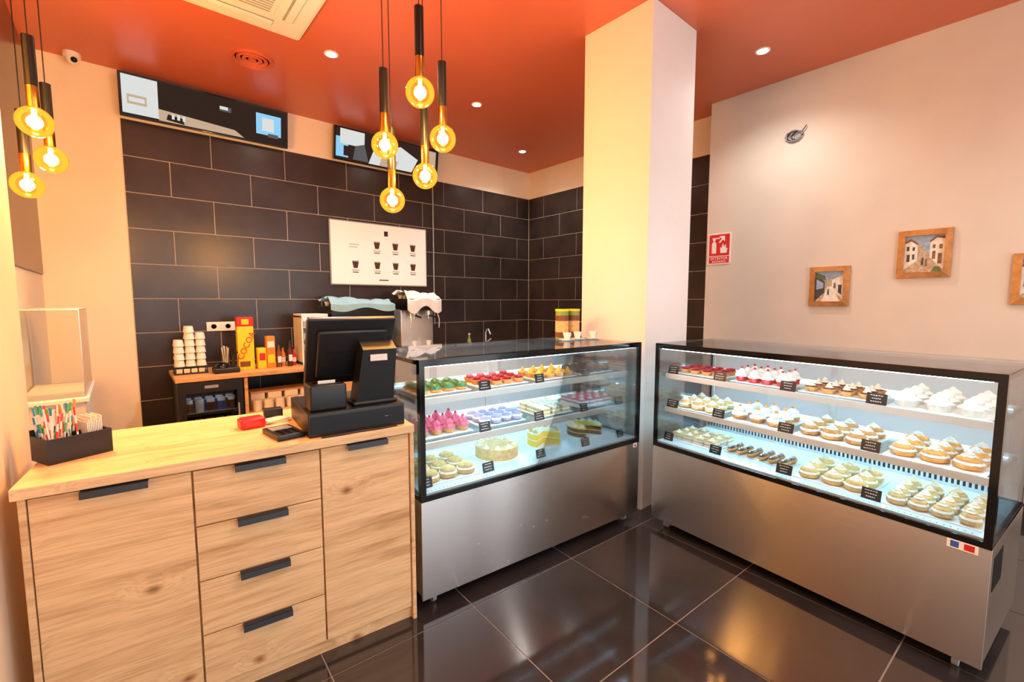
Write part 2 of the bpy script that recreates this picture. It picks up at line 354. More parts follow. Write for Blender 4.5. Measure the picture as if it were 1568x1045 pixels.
# ---------- pastries
def berries(q,c,r,k,n,br):
    for i in range(n):
        a=i*2.4; d=r*math.sqrt((i+.3)/n)
        q.ball((c[0]+d*math.cos(a),c[1]+d*math.sin(a),c[2]),br,k,8,.95)
def swirl(q,c,r,h,k,lob=6):
    n=9; pr=[]
    for i in range(n+1):
        t=i/n; pr.append((max(.0008,r*(1-t)**.75*(1+.13*math.sin(t*14))),h*t))
    q.lathe(pr,c,k,24,lambda a,t:1+.13*math.cos(lob*a+7*t))
def pastry(q,kind,x,y,z,r):
    if kind[0]=='tart':
        _,fill,top=kind
        q.lathe([(r*.72,0),(r*.95,.022),(r,.026),(r*.9,.026),(r*.86,.02)],(x,y,z),'crust',22,lambda a,t:1+.03*math.cos(14*a))
        q.ball((x,y,z+.019),r*.88,fill,14,.35,half=True)
        if top=='berries': berries(q,(x,y,z+.034),r*.6,'raspberry',9,r*.26)
        elif top: swirl(q,(x,y,z+.03),r*.45,.03,top)
    elif kind[0]=='swirl':
        _,base,cr,top=kind
        q.lathe([(r*.7,0),(r*.85,.028),(r*.8,.03)],(x,y,z),base,20,lambda a,t:1+.04*math.cos(12*a))
        swirl(q,(x,y,z+.028),r*.92,.055,cr)
        if top: q.ball((x,y,z+.08),r*.22,top,10)
    elif kind[0]=='choux':
        _,bun,cr,top=kind
        q.ball((x,y,z+.014),r,bun,14,.5,mod=lambda a,t:1+.04*math.cos(5*a+x*90))
        q.lathe([(r*.85,.018),(r*.98,.026),(r*.8,.036)],(x,y,z),cr,20,lambda a,t:1+.06*math.cos(9*a))
        q.ball((x,y,z+.034),r*.85,bun,14,.55,half=True)
        if top: swirl(q,(x,y,z+.05),r*.5,.025,top)
    elif kind[0]=='mound':
        _,base,cr,top=kind
        q.lathe([(r*.8,0),(r*.95,.01),(r*.9,.016)],(x,y,z),base,18)
        q.ball((x,y,z+.014),r*.9,cr,16,1.0,half=True,mod=lambda a,t:1+.09*math.cos(7*a+5*t))
        if top: q.ball((x,y,z+.014+r*.9),r*.25,top,10)
    elif kind[0]=='eclair':
        _,bun,ice=kind
        q.ball((x,y,z+.017),.024,bun,14,.7,sx=.95,sy=2.4)
        q.ball((x,y,z+.024),.022,ice,14,.6,sx=.85,sy=2.3,half=True)
        for j in range(4): q.ball((x,y-.035+.023*j,z+.036),.006,'white_cream',8)
    elif kind[0]=='slice':
        _,a,b,top=kind
        w,d=r*.85,r*.85
        q.box(x-w,x+w,y-d,y+d,z,z+.016,a); q.box(x-w,x+w,y-d,y+d,z+.016,z+.024,b); q.box(x-w,x+w,y-d,y+d,z+.024,z+.038,a); q.box(x-w*.98,x+w*.98,y-d*.98,y+d*.98,z+.038,z+.045,b,.002)
        if top: swirl(q,(x,y,z+.044),r*.4,.02,top)
def group(name,case_,x,shelf,kind,nx,ny,r,y=.28,gap=2.1,rot=0):
    (lx,ly,_),rz,L=case_
    q=B(); w=nx*r*gap; d=ny*r*gap
    q.box(-w/2-.005,w/2+.005,-d/2-.005,d/2+.005,0,.004,'ceramic',.0015)
    for i in range(nx):
        for j in range(ny):
            px=-w/2+(i+.5)*w/nx; py=-d/2+(j+.5)*d/ny
            pastry(q,kind,px+R.uniform(-.004,.004),py+R.uniform(-.004,.004),.004,r*R.uniform(.92,1.04))
    m=Matrix.Rotation(rad(rz),4,'Z')@Vector((x,y,0))
    q.obj(name,loc=(lx+m.x,ly+m.y,SH[shelf]+ (0 if shelf else -.003)),rz=rz+rot)
def bigcake(name,case_,x,shelf,r,side,top,deco,cut=0,y=.28,h=.06):
    (lx,ly,_),rz,L=case_
    q=B(); q.cyl((0,0,0),r*1.12,.004,'ceramic',32)
    n=32; a0=rad(-60); a1=a0+2*math.pi-cut
    pts=[(r*math.cos(a0+(a1-a0)*i/n),r*math.sin(a0+(a1-a0)*i/n)) for i in range(n+(1 if cut else 0))]
    if cut: pts=[(0,0)]+pts
    q.prism(pts,.004,h*.5,side); q.prism([(a*.99,b*.99) for a,b in pts],h*.5,h*.58,top); q.prism(pts,h*.58,h,side); q.prism([(a*1.01,b*1.01) for a,b in pts],h,h+.008,top)
    for i in range(9):
        a=a0+(a1-a0)*(i+.5)/9; swirl(q,(r*.8*math.cos(a),r*.8*math.sin(a),h+.007),r*.14,.022,deco)
    m=Matrix.Rotation(rad(rz),4,'Z')@Vector((x,y,0))
    q.obj(name,loc=(lx+m.x,ly+m.y,SH[shelf]+(0 if shelf else -.003)),rz=rz)
G=group
G('green_glazed_pastries',LC,.22,2,('mound','crust','green_cream',None),4,3,.036)
G('raspberry_tartlets',LC,.60,2,('tart','raspberry','berries'),4,3,.038)
G('lemon_tartlets',LC,1.0,2,('tart','yellow_cream','yellow_cream'),4,3,.038)
G('chocolate_pastries',LC,1.36,2,('mound','chocolate','chocolate',None),4,3,.036)
G('pink_cupcakes',LC,.22,1,('swirl','crust','pink','raspberry'),4,3,.038)
G('lilac_macarons',LC,.60,1,('choux','lilac','white_cream',None),4,3,.035)
G('cream_slices',LC,.99,1,('slice','cake_tan','white_cream','cream'),3,3,.04)
G('strawberry_slices',LC,1.37,1,('slice','white_cream','pink','white_cream'),4,3,.036)
G('apple_turnovers',LC,.22,0,('choux','cake_tan','cream',None),3,3,.05,y=.25)
bigcake('cream_sponge_cake',LC,.62,0,.13,'cake_tan','cake_tan','cream')
bigcake('lemon_cake',LC,.99,0,.11,'yellow_cream','cream','cake_tan',cut=1.6,h=.08)
bigcake('chocolate_cake',LC,1.36,0,.12,'chocolate','yellow_cream','white_cream',cut=1.2)
G('red_fruit_tartlets',RC,.20,2,('tart','raspberry','berries'),4,3,.036)
G('strawberry_cream_cakes',RC,.58,2,('swirl','strawberry','white_cream','strawberry'),4,3,.037)
G('cherry_cream_tartlets',RC,.96,2,('tart','cherry_dark','cream'),4,3,.038)
G('meringue_nests',RC,1.35,2,('swirl','white_cream','white_cream',None),3,3,.052)
G('cream_puffs',RC,.20,1,('choux','cake_tan','white_cream','white_cream'),3,3,.045)
G('apricot_cream_cakes',RC,.58,1,('swirl','crust','white_cream','apricot'),3,3,.048)
G('cream_croissants',RC,.96,1,('choux','crust','white_cream','white_cream'),3,3,.05)
G('apricot_choux',RC,1.35,1,('choux','apricot','white_cream','white_cream'),3,3,.052)
G('cream_squares',RC,.20,0,('slice','white_cream','cake_tan','white_cream'),4,3,.038,y=.24)
G('chocolate_eclairs',RC,.58,0,('eclair','crust','chocolate'),6,2,.029,y=.24,gap=2.1)
G('custard_puffs',RC,.98,0,('choux','cake_tan','cream','cream'),3,3,.05,y=.25)
G('mini_puffs',RC,1.36,0,('choux','cake_tan','white_cream','cream'),4,4,.038,y=.24)
def tags(e,pos):
    q=B()
    for x,s in pos:
        z=SH[s]+(.0035 if s else -.0025); y=.075 if s==0 else .092
        q.T=Matrix.Translation((x,y,z))@Matrix.Rotation(rad(-14),4,'X')@Matrix.Rotation(rad(R.uniform(-8,8)),4,'Z')
        q.box(-.038,.038,-.001,.001,0,.052,'black_plastic')
        for k in range(3):
            w=R.uniform(.016,.028); zz=.012+k*.014
            for j in range(5):
                a=-w+2*w*j/5; q.box(a,a+2*w/5*.7,-.0016,-.001,zz+R.uniform(-.001,.001),zz+.0035,'paper')
    q.T=Matrix.Identity(4); q.obj('price_tags',parent=e,smooth=False)
tags(lc,[(.42,2),(.8,2),(1.18,2),(.42,1),(.8,1),(1.17,1),(1.5,1),(.06,0),(.43,0),(.8,0),(1.17,0),(1.5,0)])
tags(rc,[(.07,2),(.39,2),(.77,2),(1.15,2),(.07,1),(.39,1),(.77,1),(1.14,1),(.06,0),(.39,0),(.78,0),(1.16,0)])
# ---------- pendants
def pendant(x,y,z,bl=.30):
    q=B(); r=.064
    q.lathe([(.013,.075),(.02,.062),(.03,.057)]+[(max(.0005,r*math.sin(rad(t))),r*math.cos(rad(t))) for t in range(30,181,10)],(0,0,0),'amber_glass',24)
    for i in range(6):
        a=i*math.pi/3; q.tube([(.008*math.cos(a),.008*math.sin(a),.03),(.014*math.cos(a),.014*math.sin(a),0),(.008*math.cos(a),.008*math.sin(a),-.03)],.0018,'filament',5)
    q.cyl((0,0,.03),.009,.03,'ceramic',12)
    q.lathe([(.0,.055),(.019,.055),(.021,.06),(.021,.06+bl*.3),(.021,.06+bl),(.005,.066+bl)],(0,0,0),'black_metal',20,kk=['bulb_sheen','bulb_sheen','bulb_sheen','black_metal','black_metal','black_metal'])  # lower end of black tube coloured for bulb light reflecting on it
    q.tube([(0,0,.06+bl),(0,0,H-z-.02)],.0025,'black_plastic',6)
    q.lathe([(.05,H-z-.025),(.05,H-z)],(0,0,0),'black_metal',20)
    o=q.obj('pendant_lamp',loc=(x,y,z))
    light('bulb_light','POINT',(0,0,0),27 if x>.5 else 48,(1,.58,.26),o,.03)
for p in [(1.058,1.859,2.43),(1.024,2.153,2.27),(1.241,1.966,2.30),(1.224,2.113,2.148),(1.093,2.225,2.026),
          (-.248,2.917,2.284),(-.229,3.23,2.20),(-.33,3.34,2.083)]: pendant(*p)
# ---------- ceiling fixtures
def spot(x,y,p=95):
    q=B(); q.lathe([(.055,0),(.055,-.006),(.042,-.008),(.036,-.002)],(0,0,0),'white_plastic',28)
    q.cyl((0,0,-.006),.036,.004,'spot_emit',24)
    o=q.obj('ceiling_spotlight',loc=(x,y,H))
    light('spot_light','SPOT',(0,0,-.03),p,(1,.96,.92),o,.035,spot_size=rad(140),spot_blend=1.0)
for p in [(1.385,3.844,150),(2.827,3.833,110),(4.135,4.594,110),(3.97,1.558,75),(1.4,.2),(3.3,-.6),(1.2,-1.6)]: spot(*p)  # last three are unseen, added for fill light and steel reflections
q=B(); q.box(-.475,.475,-.475,.475,-.03,0,'white_plastic',.025)
q.box(-.25,.25,-.25,.25,-.036,-.028,'white_plastic',.006)
for i in range(16): q.box(-.22,.22,-.22+i*.0285,-.208+i*.0285,-.0375,-.0355,'grey_plastic')
for s in(-1,1):
    q.box(-.27,.27,s*.345-.035,s*.345+.035,-.0315,-.0295,'grey_plastic'); q.box(s*.345-.035,s*.345+.035,-.27,.27,-.0315,-.0295,'grey_plastic')
    q.box(-.265,.265,s*.345-.02,s*.345+.03,-.035,-.031,'white_plastic',.0015); q.box(s*.345-.02,s*.345+.03,-.265,.265,-.035,-.031,'white_plastic',.0015)
q.obj('air_conditioner_cassette',loc=(.643,3.298,H))
pm('vent_orange',(200,98,66),.45)
q=B()
for r in(.155,.115,.075): q.lathe([(r,0),(r,-.012),(r-.012,-.018),(r-.03,-.004),(r-.03,0)],(0,0,0),'vent_orange',36)
q.cyl((0,0,-.014),.03,.012,'vent_orange',24)
q.obj('ceiling_air_vent',loc=(.92,4.347,H))
q=B(); q.lathe([(.055,0),(.055,-.03),(.05,-.035)],(0,0,0),'white_plastic',24); q.ball((0,0,-.045),.042,'white_plastic',20); q.ball((.012,-.03,-.058),.022,'black_gloss',16)
q.obj('security_camera',loc=(-.2,5.19,H))
# ---------- TVs
def tv(x0,z0,alt):  # glowing shapes imitate the room mirrored in a dark screen
    q=B(); w=1.32; h=.35
    q.T=Matrix.Rotation(rad(8),4,'X')
    q.box(0,w,0,.045,0,h,'black_gloss',.004)
    def r(a,b,c,d,k,o=.001): q.box(a*w,b*w,-o,0,c*h,d*h,k)
    r(.012,.988,.04,.96,'tv_refl_dark')
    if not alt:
        r(.015,.2,.08,.95,'tv_refl_white',.0015); r(.04,.14,.3,.52,'tv_refl_cream',.002); r(.05,.13,.36,.46,'tv_refl_white',.0025)
        q.poly([(.2*w,-.002,.05*h),(.7*w,-.002,.05*h),(.64*w,-.002,.2*h),(.2*w,-.002,.32*h)],'tv_refl_cream')
        q.poly([(.24*w,-.0025,.1*h),(.34*w,-.0025,.06*h),(.33*w,-.0025,.2*h),(.25*w,-.0025,.24*h)],'tv_refl_dark')
        for a in(.27,.30,.33): r(a,a+.015,.14,.26,'tv_refl_white',.003)
        r(.78,.95,.25,.8,'tv_refl_blue',.002); r(.82,.9,.35,.7,'tv_refl_white',.0025); r(.86,.93,.2,.3,'tv_refl_grey',.0028); r(.55,.62,.62,.74,'tv_refl_grey',.002); r(.55,.6,.66,.74,'tv_refl_white',.0025)
    else:
        r(.015,.12,.1,.7,'tv_refl_blue',.0015); r(.05,.26,.5,.95,'tv_refl_white',.002); r(.08,.14,.15,.45,'tv_refl_dark',.0025)
        q.poly([(.16*w,-.003,.08*h),(.3*w,-.003,.08*h),(.26*w,-.003,.6*h),(.18*w,-.003,.5*h)],'tv_refl_grey')
        q.poly([(.3*w,-.002,.05*h),(.72*w,-.002,.05*h),(.78*w,-.002,.5*h),(.6*w,-.002,.8*h),(.34*w,-.002,.45*h)],'tv_refl_white')
        q.poly([(.4*w,-.003,.05*h),(.56*w,-.003,.05*h),(.58*w,-.003,.3*h),(.42*w,-.003,.34*h)],'tv_refl_cream')
        r(.84,.97,.1,.9,'tv_refl_cream',.002)
    q.T=Matrix.Identity(4)
    q.box(w*.4,w*.6,.03,.1,h*.3,h*.7,'black_metal')
    q.obj('television',loc=(x0,5.188,z0),smooth=False)
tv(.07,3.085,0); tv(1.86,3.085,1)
# ---------- menu board
q=B(); w,h=1.24,.74
q.box(0,w,-.025,0,0,h,'grey_plastic',.003); q.box(.012,w-.012,-.028,-.02,.012,h-.012,'paper')
q.box(.655,.705,-.0295,-.028,h-.14,h-.08,'black_plastic')
def cup(cx,cz,s=1.0,k='chocolate'):
    q.prism([(cx-.016*s,cz),(cx+.016*s,cz),(cx+.026*s,cz+.05*s),(cx-.026*s,cz+.05*s)],-.0295,-.028,k,'y')
    q.box(cx-.026*s,cx+.026*s,-.03,-.028,cz+.05*s,cz+.058*s,'grey_plastic')
    for i in range(2): q.box(cx-.045+.01*i,cx+.045-.01*i,-.0295,-.028,cz-.03-.024*i,cz-.020-.024*i,'black_plastic' if i else 'grey_plastic')
for cx in(.56,.80,1.04): cup(cx,.44,1.5)
for cx in(.29,.56,.80,1.04): cup(cx,.20,1.5)
for i in range(2): q.box(.22,.34-.02*i,-.0295,-.028,.47-.03*i,.478-.03*i,'grey_plastic')
q.box(.58,.70,-.0295,-.028,.06,.072,'black_plastic')
q.obj('menu_board',loc=(1.808,5.288,1.695),smooth=False)
# ---------- back counter with fridge
bc=empty('back_counter',(.29,4.62,0),0)
part('top',(0,4.55,0,.665,.82,.855),'oak_dark',bc)
part('panel_1',(.50,.53,.02,.66,0,.82),'oak_dark',bc); part('panel_2',(1.2,1.23,.02,.66,0,.82),'oak_dark',bc)
part('panel_3',(4.5,4.53,.02,.66,0,.82),'oak_dark',bc); part('shelf',(.53,1.2,.03,.66,.45,.47),'oak_dark',bc); part('cupboard',(1.23,4.5,.02,.66,.08,.82),'oak_dark',bc)
q=B(); q.box(.58,1.15,.2,.4,.62,.64,'oak_dark')
for i in range(5): q.cyl((.62+i*.1,.15,.47),.04,.1,'ceramic',16)
for i in range(4): q.box(.58+i*.15,.70+i*.15,.2,.4,.47,.62,'paper',.005)
q.obj('stored_cups',parent=bc)
fr=empty('bottle_fridge',(.29,4.62,0),0)
q=B(); q.box(.015,.49,.6,.62,.0,.815,'black_plastic'); q.box(.015,.03,.03,.6,.0,.815,'black_plastic'); q.box(.475,.49,.03,.6,.0,.815,'black_plastic'); q.box(.03,.475,.03,.6,.0,.05,'black_plastic'); q.box(.03,.475,.03,.6,.77,.815,'black_plastic'); q.box(.1,.4,.05,.07,.76,.77,'fridge_led')
for zz,hh in((.3,.15),(.54,.11)):
    q.box(.03,.475,.05,.6,zz-.006,zz,'steel_light')
    for j in range(2):
        for i in range(5): q.lathe([(.028,0),(.032,.01),(.032,hh*.7),(.03,hh),(.028,hh)],(.09+i*.08,.11+j*.12,zz),'ceramic',14,kk=[['brown_pack','ceramic','chocolate','blue_pack','chocolate'][(i+j)%5]]*2+['ceramic','grey_plastic','grey_plastic'])
q.obj('carcass',parent=fr)
q=B(); q.box(.02,.485,-.005,.028,.02,.07,'black_plastic'); q.box(.02,.485,-.005,.028,.72,.815,'black_plastic'); q.box(.02,.065,-.005,.028,.07,.72,'black_plastic'); q.box(.44,.485,-.005,.028,.07,.72,'black_plastic')
q.box(.065,.44,.008,.014,.07,.72,'fridge_glass'); q.box(.44,.452,-.02,-.005,.3,.6,'steel_light'); q.box(.2,.3,-.007,-.004,.755,.78,'grey_plastic')
q.obj('glass_door',parent=fr,smooth=False)
ZB=.855
def at(x,y=4.95): return (x,y,ZB)
q=B()
for i,(x,n) in enumerate([(-.08,4),(0,6),(.08,5)]):
    for y in(-.03,.05):
        for j in range(n): q.lathe([(.039,j*.06),(.031,j*.06+.056)],(x,y,.07),'ceramic' if j%2 else 'paper',18)
q.box(-.125,.125,-.08,.1,.0,.012,'black_plastic',.003); q.box(-.125,.125,-.08,.1,.062,.07,'black_plastic',.002)
for x in(-.12,.112):
    for y in(-.075,.09): q.box(x,x+.008,y,y+.008,.012,.062,'black_plastic')
for i in range(4): q.box(-.11+i*.055,-.065+i*.055,-.06,.06,.012,.05,'paper',.003)
q.obj('paper_cup_stacks',loc=at(.43))
q=B(); q.box(-.1,.1,-.08,.08,0,.05,'black_plastic',.012); q.ball((-.03,0,.05),.06,'black_gloss',18,.8,half=True); q.tube([(.05,0,.04),(.07,0,.16),(.09,-.02,.18)],.012,'black_plastic'); q.obj('milk_frother',loc=at(.68,4.80))
q=B(); q.lathe([(.035,0),(.035,.12),(.03,.13)],(0,0,0),'glass',16); 
for i in range(7):
    a=i*.9; q.tube([(.01*math.cos(a),.01*math.sin(a),.01),(.03*math.cos(a),.03*math.sin(a),.2+.01*(i%3))],.004,'ceramic',6)
q.obj('spoon_jar',loc=at(.72,5.08))
q=B(); q.box(-.068,.068,-.04,.04,0,.42,'yellow_pack',.006); q.box(-.07,.07,-.041,.041,.41,.5,'red_pack',.004); q.box(-.03,.03,-.0425,-.04,.43,.48,'yellow_pack'); q.box(-.055,.03,-.0425,-.04,.03,.08,'brown_pack'); 
o=q.obj('cocoa_powder_box',loc=at(.86,4.9)); 
text('box_lettering','COCOA',.075,(.025,-.0435,.22),(rad(90),rad(-65),0),'red_pack',o)
q=B(); q.box(-.075,.0,-.04,.04,0,.2,'yellow_pack',.005); q.box(.005,.08,-.04,.04,0,.31,'orange_pack',.005); q.box(-.06,-.01,-.042,-.04,.08,.15,'red_pack'); q.box(.012,.072,-.042,-.04,.05,.13,'yellow_pack'); q.box(.012,.072,-.042,-.04,.2,.26,'paper')
q.obj('tea_boxes',loc=at(1.025,4.88))
def bottle(x,y,k,h,capk='black_plastic',name='syrup_bottle'):
    q=B(); q.lathe([(.022,0),(.024,.01),(.024,h*.6),(.010,h*.75),(.010,h*.92)],(0,0,0),k,18); q.cyl((0,0,h*.92),.013,h*.08,capk,14); q.box(-.016,.016,-.0252,-.023,h*.2,h*.45,'paper'); q.obj(name,loc=at(x,y))
for i,(k,h) in enumerate([('brown_pack',.24),('orange_pack',.2),('chocolate',.26),('red_pack',.18)]): bottle(1.14+i*.05,4.86+.06*(i%2),k,h)
bottle(3.5,4.95,'green_pack',.22,'white_plastic','soap_bottle')
q=B(); q.box(-.13,-.115,-.14,.14,0,.5,'white_plastic'); q.box(.115,.13,-.14,.14,0,.5,'white_plastic'); q.box(-.115,.115,.12,.14,0,.5,'white_plastic'); q.box(-.13,.13,-.15,.14,.48,.52,'white_plastic',.006); q.box(-.13,.13,-.15,.14,-0,.04,'white_plastic',.006)
for z in(.14,.26,.38):
    q.box(-.115,.115,-.13,.12,z,z+.008,'steel_light')
    for i in range(3): q.box(-.1+i*.07,-.045+i*.07,-.1,0,z+.008,z+.07,['paper','blue_pack','paper'][i],.004)
q.box(-.115,.115,-.145,-.14,.04,.48,'glass'); q.box(-.11,.11,.0,.02,.47,.478,'fridge_led')
q.obj('countertop_cooler',loc=at(1.47,4.93))
def cloth(q,x0,x1,y0,y1,z,k,drop):
    n=30; m=16; vs=[]
    for j in range(m+1):
        row=[]
        for i in range(n+1):
            u=i/n; v=j/m; x=x0+(x1-x0)*u; y=y0+(y1-y0)*v
            zz=z+.016*math.sin(u*17+v*5)+.014*math.sin(v*13+u*8)+.016*math.sin(u*5+1)+.012
            if j<3: y=y0-.004+.006*math.sin(u*20); zz=z-drop*(1-j/3)*(1+.25*math.sin(u*9))
            row.append(q.v((x,y,zz)))
        vs.append(row)
    for j in range(m):
        for i in range(n): q.face([vs[j][i],vs[j][i+1],vs[j+1][i+1],vs[j+1][i]],k)
def espresso(name,x,w,h,ck,drop):
    q=B(); hw=w/2
    q.box(-hw,hw,-.22,.24,.03,.1,'black_metal',.01); q.box(-hw,hw,-.02,.24,.1,h-.12,'steel_light',.01); q.box(-hw,hw,-.2,.24,h-.14,h,'black_metal',.012)
    q.box(-hw+.02,hw-.02,-.2,-.03,.1,.11,'steel_light')
    for s in(-1,1):
        cx=s*w*.22
        q.cyl((cx,-.12,h-.2),.035,.06,'steel_light',20); q.tube([(cx,-.14,h-.2),(cx,-.28,h-.22)],.012,'black_plastic'); q.tube([(cx,-.12,h-.2),(cx,-.12,h-.24)],.01,'steel_light')
        q.tube([(s*(hw-.04),-.18,h-.14),(s*(hw-.03),-.22,h-.25),(s*(hw-.03),-.21,h-.35)],.006,'steel_light')
        q.lathe([(.02,.11),(.035,.17),(.033,.17),(.018,.115)],(cx,-.12,0),'ceramic',16)
        for f in(-.18,.18): q.cyl((s*(hw-.05),f,0),.02,.03,'black_plastic',12)
    for i in range(7):
        q.lathe([(.02,0),(.032,.045),(.03,.045),(.018,.005)],(-hw+.06+i*(w-.12)/6,.1,h),'ceramic',14)
    cloth(q,-hw-.01,hw+.01,-.21,.18,h+.05,ck,drop)
    q.obj(name,loc=at(x,4.96))
espresso('espresso_machine',1.98,.70,.60,'cloth_blue',.09)
espresso('espresso_machine',2.72,.44,.68,'cloth_white',.18)
q=B(); q.box(-.3,.3,-.2,.2,0,.006,'steel_light',.002); q.cyl((0,.12,0),.022,.05,'steel_light',16)
q.tube([(0,.12,.04),(0,.12,.2),(-.01,.09,.25),(-.03,.02,.26),(-.05,-.05,.2)],.011,'steel_light',10); q.tube([(0,.12,.06),(.08,.1,.12)],.008,'steel_light')
q.obj('sink_faucet',loc=at(3.87,4.95))
q=B(); q.box(-.12,.12,-.012,0,-.045,.045,'white_plastic',.004)
for s in(-.06,.06):
    q.T=Matrix.Translation((s,-.012,0))@Matrix.Rotation(rad(90),4,'X'); q.lathe([(.03,0),(.03,.003),(.025,.003),(.02,-.004)],(0,0,0),'white_plastic',20); q.cyl((-.008,0,.003),.004,.001,'black_plastic',8); q.cyl((.008,0,.003),.004,.001,'black_plastic',8)
q.T=Matrix.Identity(4); q.obj('wall_socket',loc=(.725,5.288,1.255))
q=B(); q.box(0,.012,-.012,0,0,1.9,'grey_plastic'); q.obj('cable_trunking',loc=(3.16,5.288,1.2),smooth=False)
q=B(); q.box(-.47,-.2,3.6,4.3,0,.92,'white_plastic',.005); q.box(-.475,-.18,3.56,4.32,.92,.945,'white_plastic',.004)
for b in [(-.2,-.196,3.6,4.3),(-.47,-.2,3.6,3.604),(-.47,-.2,4.296,4.3)]: q.box(*b,.945,1.45,'glass')
q.box(-.47,-.196,3.6,4.3,1.45,1.454,'glass')
for (x,y) in[(-.2,3.6),(-.2,4.296),(-.47,3.6)]: q.box(x,x+.004,y,y+.004,.945,1.454,'steel_light')
for b in[(-.47,-.196,3.598,3.602),(-.2,-.196,3.6,4.3),(-.47,-.196,4.296,4.3)]: q.box(*b,1.452,1.457,'steel_light')
q.obj('glass_top_cabinet',smooth=False)
# ---------- counter items
def cobj(q,name,x,y,z=CT,rz=0,**k): return q.obj(name,loc=cl(x,y,z),rz=-6+rz,**k)
q=B(); q.box(-.205,.205,0,.42,0,.1,'black_plastic',.005); q.box(-.195,.195,-.003,.001,.015,.085,'black_metal'); q.cyl((.12,-.001,.05),.008,.002,'grey_plastic',12)
cobj(q,'cash_drawer',1.04,.04)
q=B()
q.box(-.10,.10,.02,.26,0,.018,'black_plastic',.006)
st=[(-.085,.03,.015),(.085,.03,.015),(.085,.13,.015),(-.085,.13,.015),(-.06,-.01,.25),(.09,-.01,.25),(.09,.06,.29),(-.06,.06,.29)]
vs=[q.v(p) for p in st]
for f in((0,3,2,1),(4,5,6,7),(0,1,5,4),(2,3,7,6),(0,4,7,3),(1,2,6,5)): q.face([vs[i] for i in f],'black_plastic')
q.box(-.03,.045,-.0135,-.008,.20,.228,'paper')
q.T=Matrix.Translation((-.08,.04,.385))@Matrix.Rotation(rad(24),4,'X')@Matrix.Translation((0,0,-.33))
q.box(-.19,.19,0,.03,0,.33,'black_plastic',.008); q.box(-.15,.15,-.022,0,.05,.28,'black_plastic',.01); q.box(-.175,.175,.0295,.031,.015,.315,'black_gloss')
for i in range(10): q.box(-.12,.12,-.0235,-.021,.07+i*.012,.074+i*.012,'black_metal')
q.T=Matrix.Identity(4)
cobj(q,'pos_terminal',1.13,.065,CT+.1)
q=B(); q.box(-.075,.075,0,.13,0,.11,'black_plastic',.01); q.box(-.05,.05,.02,.08,.105,.113,'black_gloss'); q.box(-.035,.035,.03,.034,.11,.125,'paper')
cobj(q,'receipt_printer',.925,.07,CT+.1)
q=B(); q.tube([(-.12,-.018,.005),(-.04,-.022,.005),(.03,-.015,.005),(.12,-.02,.005),(.2,-.014,.005)],.004,'black_plastic',6); cobj(q,'power_cable',1.0,.034,CT+.0)
q=B(); q.box(-.055,.055,-.09,.09,0,.022,'black_plastic',.006); q.box(-.04,.04,.01,.07,.021,.0235,'grey_plastic')
for i in range(3):
    for j in range(4): q.box(-.035+i*.026,-.017+i*.026,-.075+j*.02,-.062+j*.02,.022,.026,'black_gloss')
cobj(q,'card_reader',.76,.16,rz=12)
q=B(); q.box(-.05,.05,-.035,.035,0,.045,'red_plastic',.01); q.box(-.03,.03,-.0365,-.034,.012,.03,'straw_red'); q.box(-.04,.04,-.025,.025,.044,.048,'red_plastic',.002); cobj(q,'red_money_box',.66,.37,rz=10)
q=B()
for i in range(5): 
    q.T=Matrix.Rotation(rad(i*7),4,'Z'); q.box(-.05,.05,-.035,.035,i*.003,i*.003+.0028,'paper')
q.T=Matrix.Identity(4); q.box(-.04,.04,.045,.1,0,.05,'black_plastic',.004); cobj(q,'receipt_papers',.76,.42)
q=B(); w,d,h=.18,.13,.088; t=.004
q.box(0,w,0,d,0,t,'black_plastic'); q.box(0,w,0,t,t,h,'black_plastic'); q.box(0,w,d-t,d,t,h+.02,'black_plastic'); q.box(0,t,t,d-t,t,h,'black_plastic'); q.box(w-t,w,t,d-t,t,h,'black_plastic'); q.box(w*.62,w*.62+t,t,d-t,t,h-.01,'black_plastic'); q.box(t,w-t,d*.55,d*.55+t,t,h,'black_plastic')
ks=['straw_red','straw_blue','straw_green','straw_orange','ceramic','straw_blue']
for i in range(46):
    x=.012+R.random()*.09; y=.012+R.random()*.05+(.06 if i%2 else 0); k=ks[i%6]; dx=R.uniform(-.03,.03); dy=R.uniform(-.025,.025); hh=R.uniform(.14,.2)
    n=6
    for j in range(n):
        p0=(x+dx*j/n,y+dy*j/n,.006+hh*j/n); p1=(x+dx*(j+1)/n,y+dy*(j+1)/n,.006+hh*(j+1)/n)
        q.tube([p0,p1],.0028,k if j%2 else 'ceramic',6)
for i in range(9): q.box(.118+i*.005,.121+i*.005,.02,.1,.006,.12+.01*(i%3),'paper')
cobj(q,'straw_organizer',.045,.215,rz=30)
(lx,ly,_),rz,L=LC
def lcw(x,y,z): m=Matrix.Rotation(rad(rz),4,'Z')@Vector((x,y,0)); return (lx+m.x,ly+m.y,z)
for x,y in((1.36,.52),(1.47,.52)):
    q=B(); q.lathe([(.045,0),(.048,.01),(.048,.17),(.046,.2)],(0,0,0),'cake_tan',20,kk=['green_pack','brown_pack','green_pack','green_pack']); q.cyl((0,0,.2),.05,.015,'yellow_pack',20); q.lathe([(.0485,.05),(.0485,.13)],(0,0,0),'cake_tan',20); q.obj('tea_tin',loc=lcw(x,y,1.231))
q=B()
for i,(x,y) in enumerate([(0,0),(.12,.02),(.24,-.01)]):
    q.lathe([(.03,0),(.055,.008),(.055,.01)],(x,y,0),'ceramic',20); q.lathe([(.018,.01),(.03,.055),(.028,.055),(.016,.014)],(x,y,0),'ceramic',18); q.tube([(x+.028,y,.045),(x+.045,y,.038),(x+.026,y,.022)],.004,'ceramic',6)
q.obj('espresso_cups',loc=lcw(1.28,.38,1.231),rz=rz)
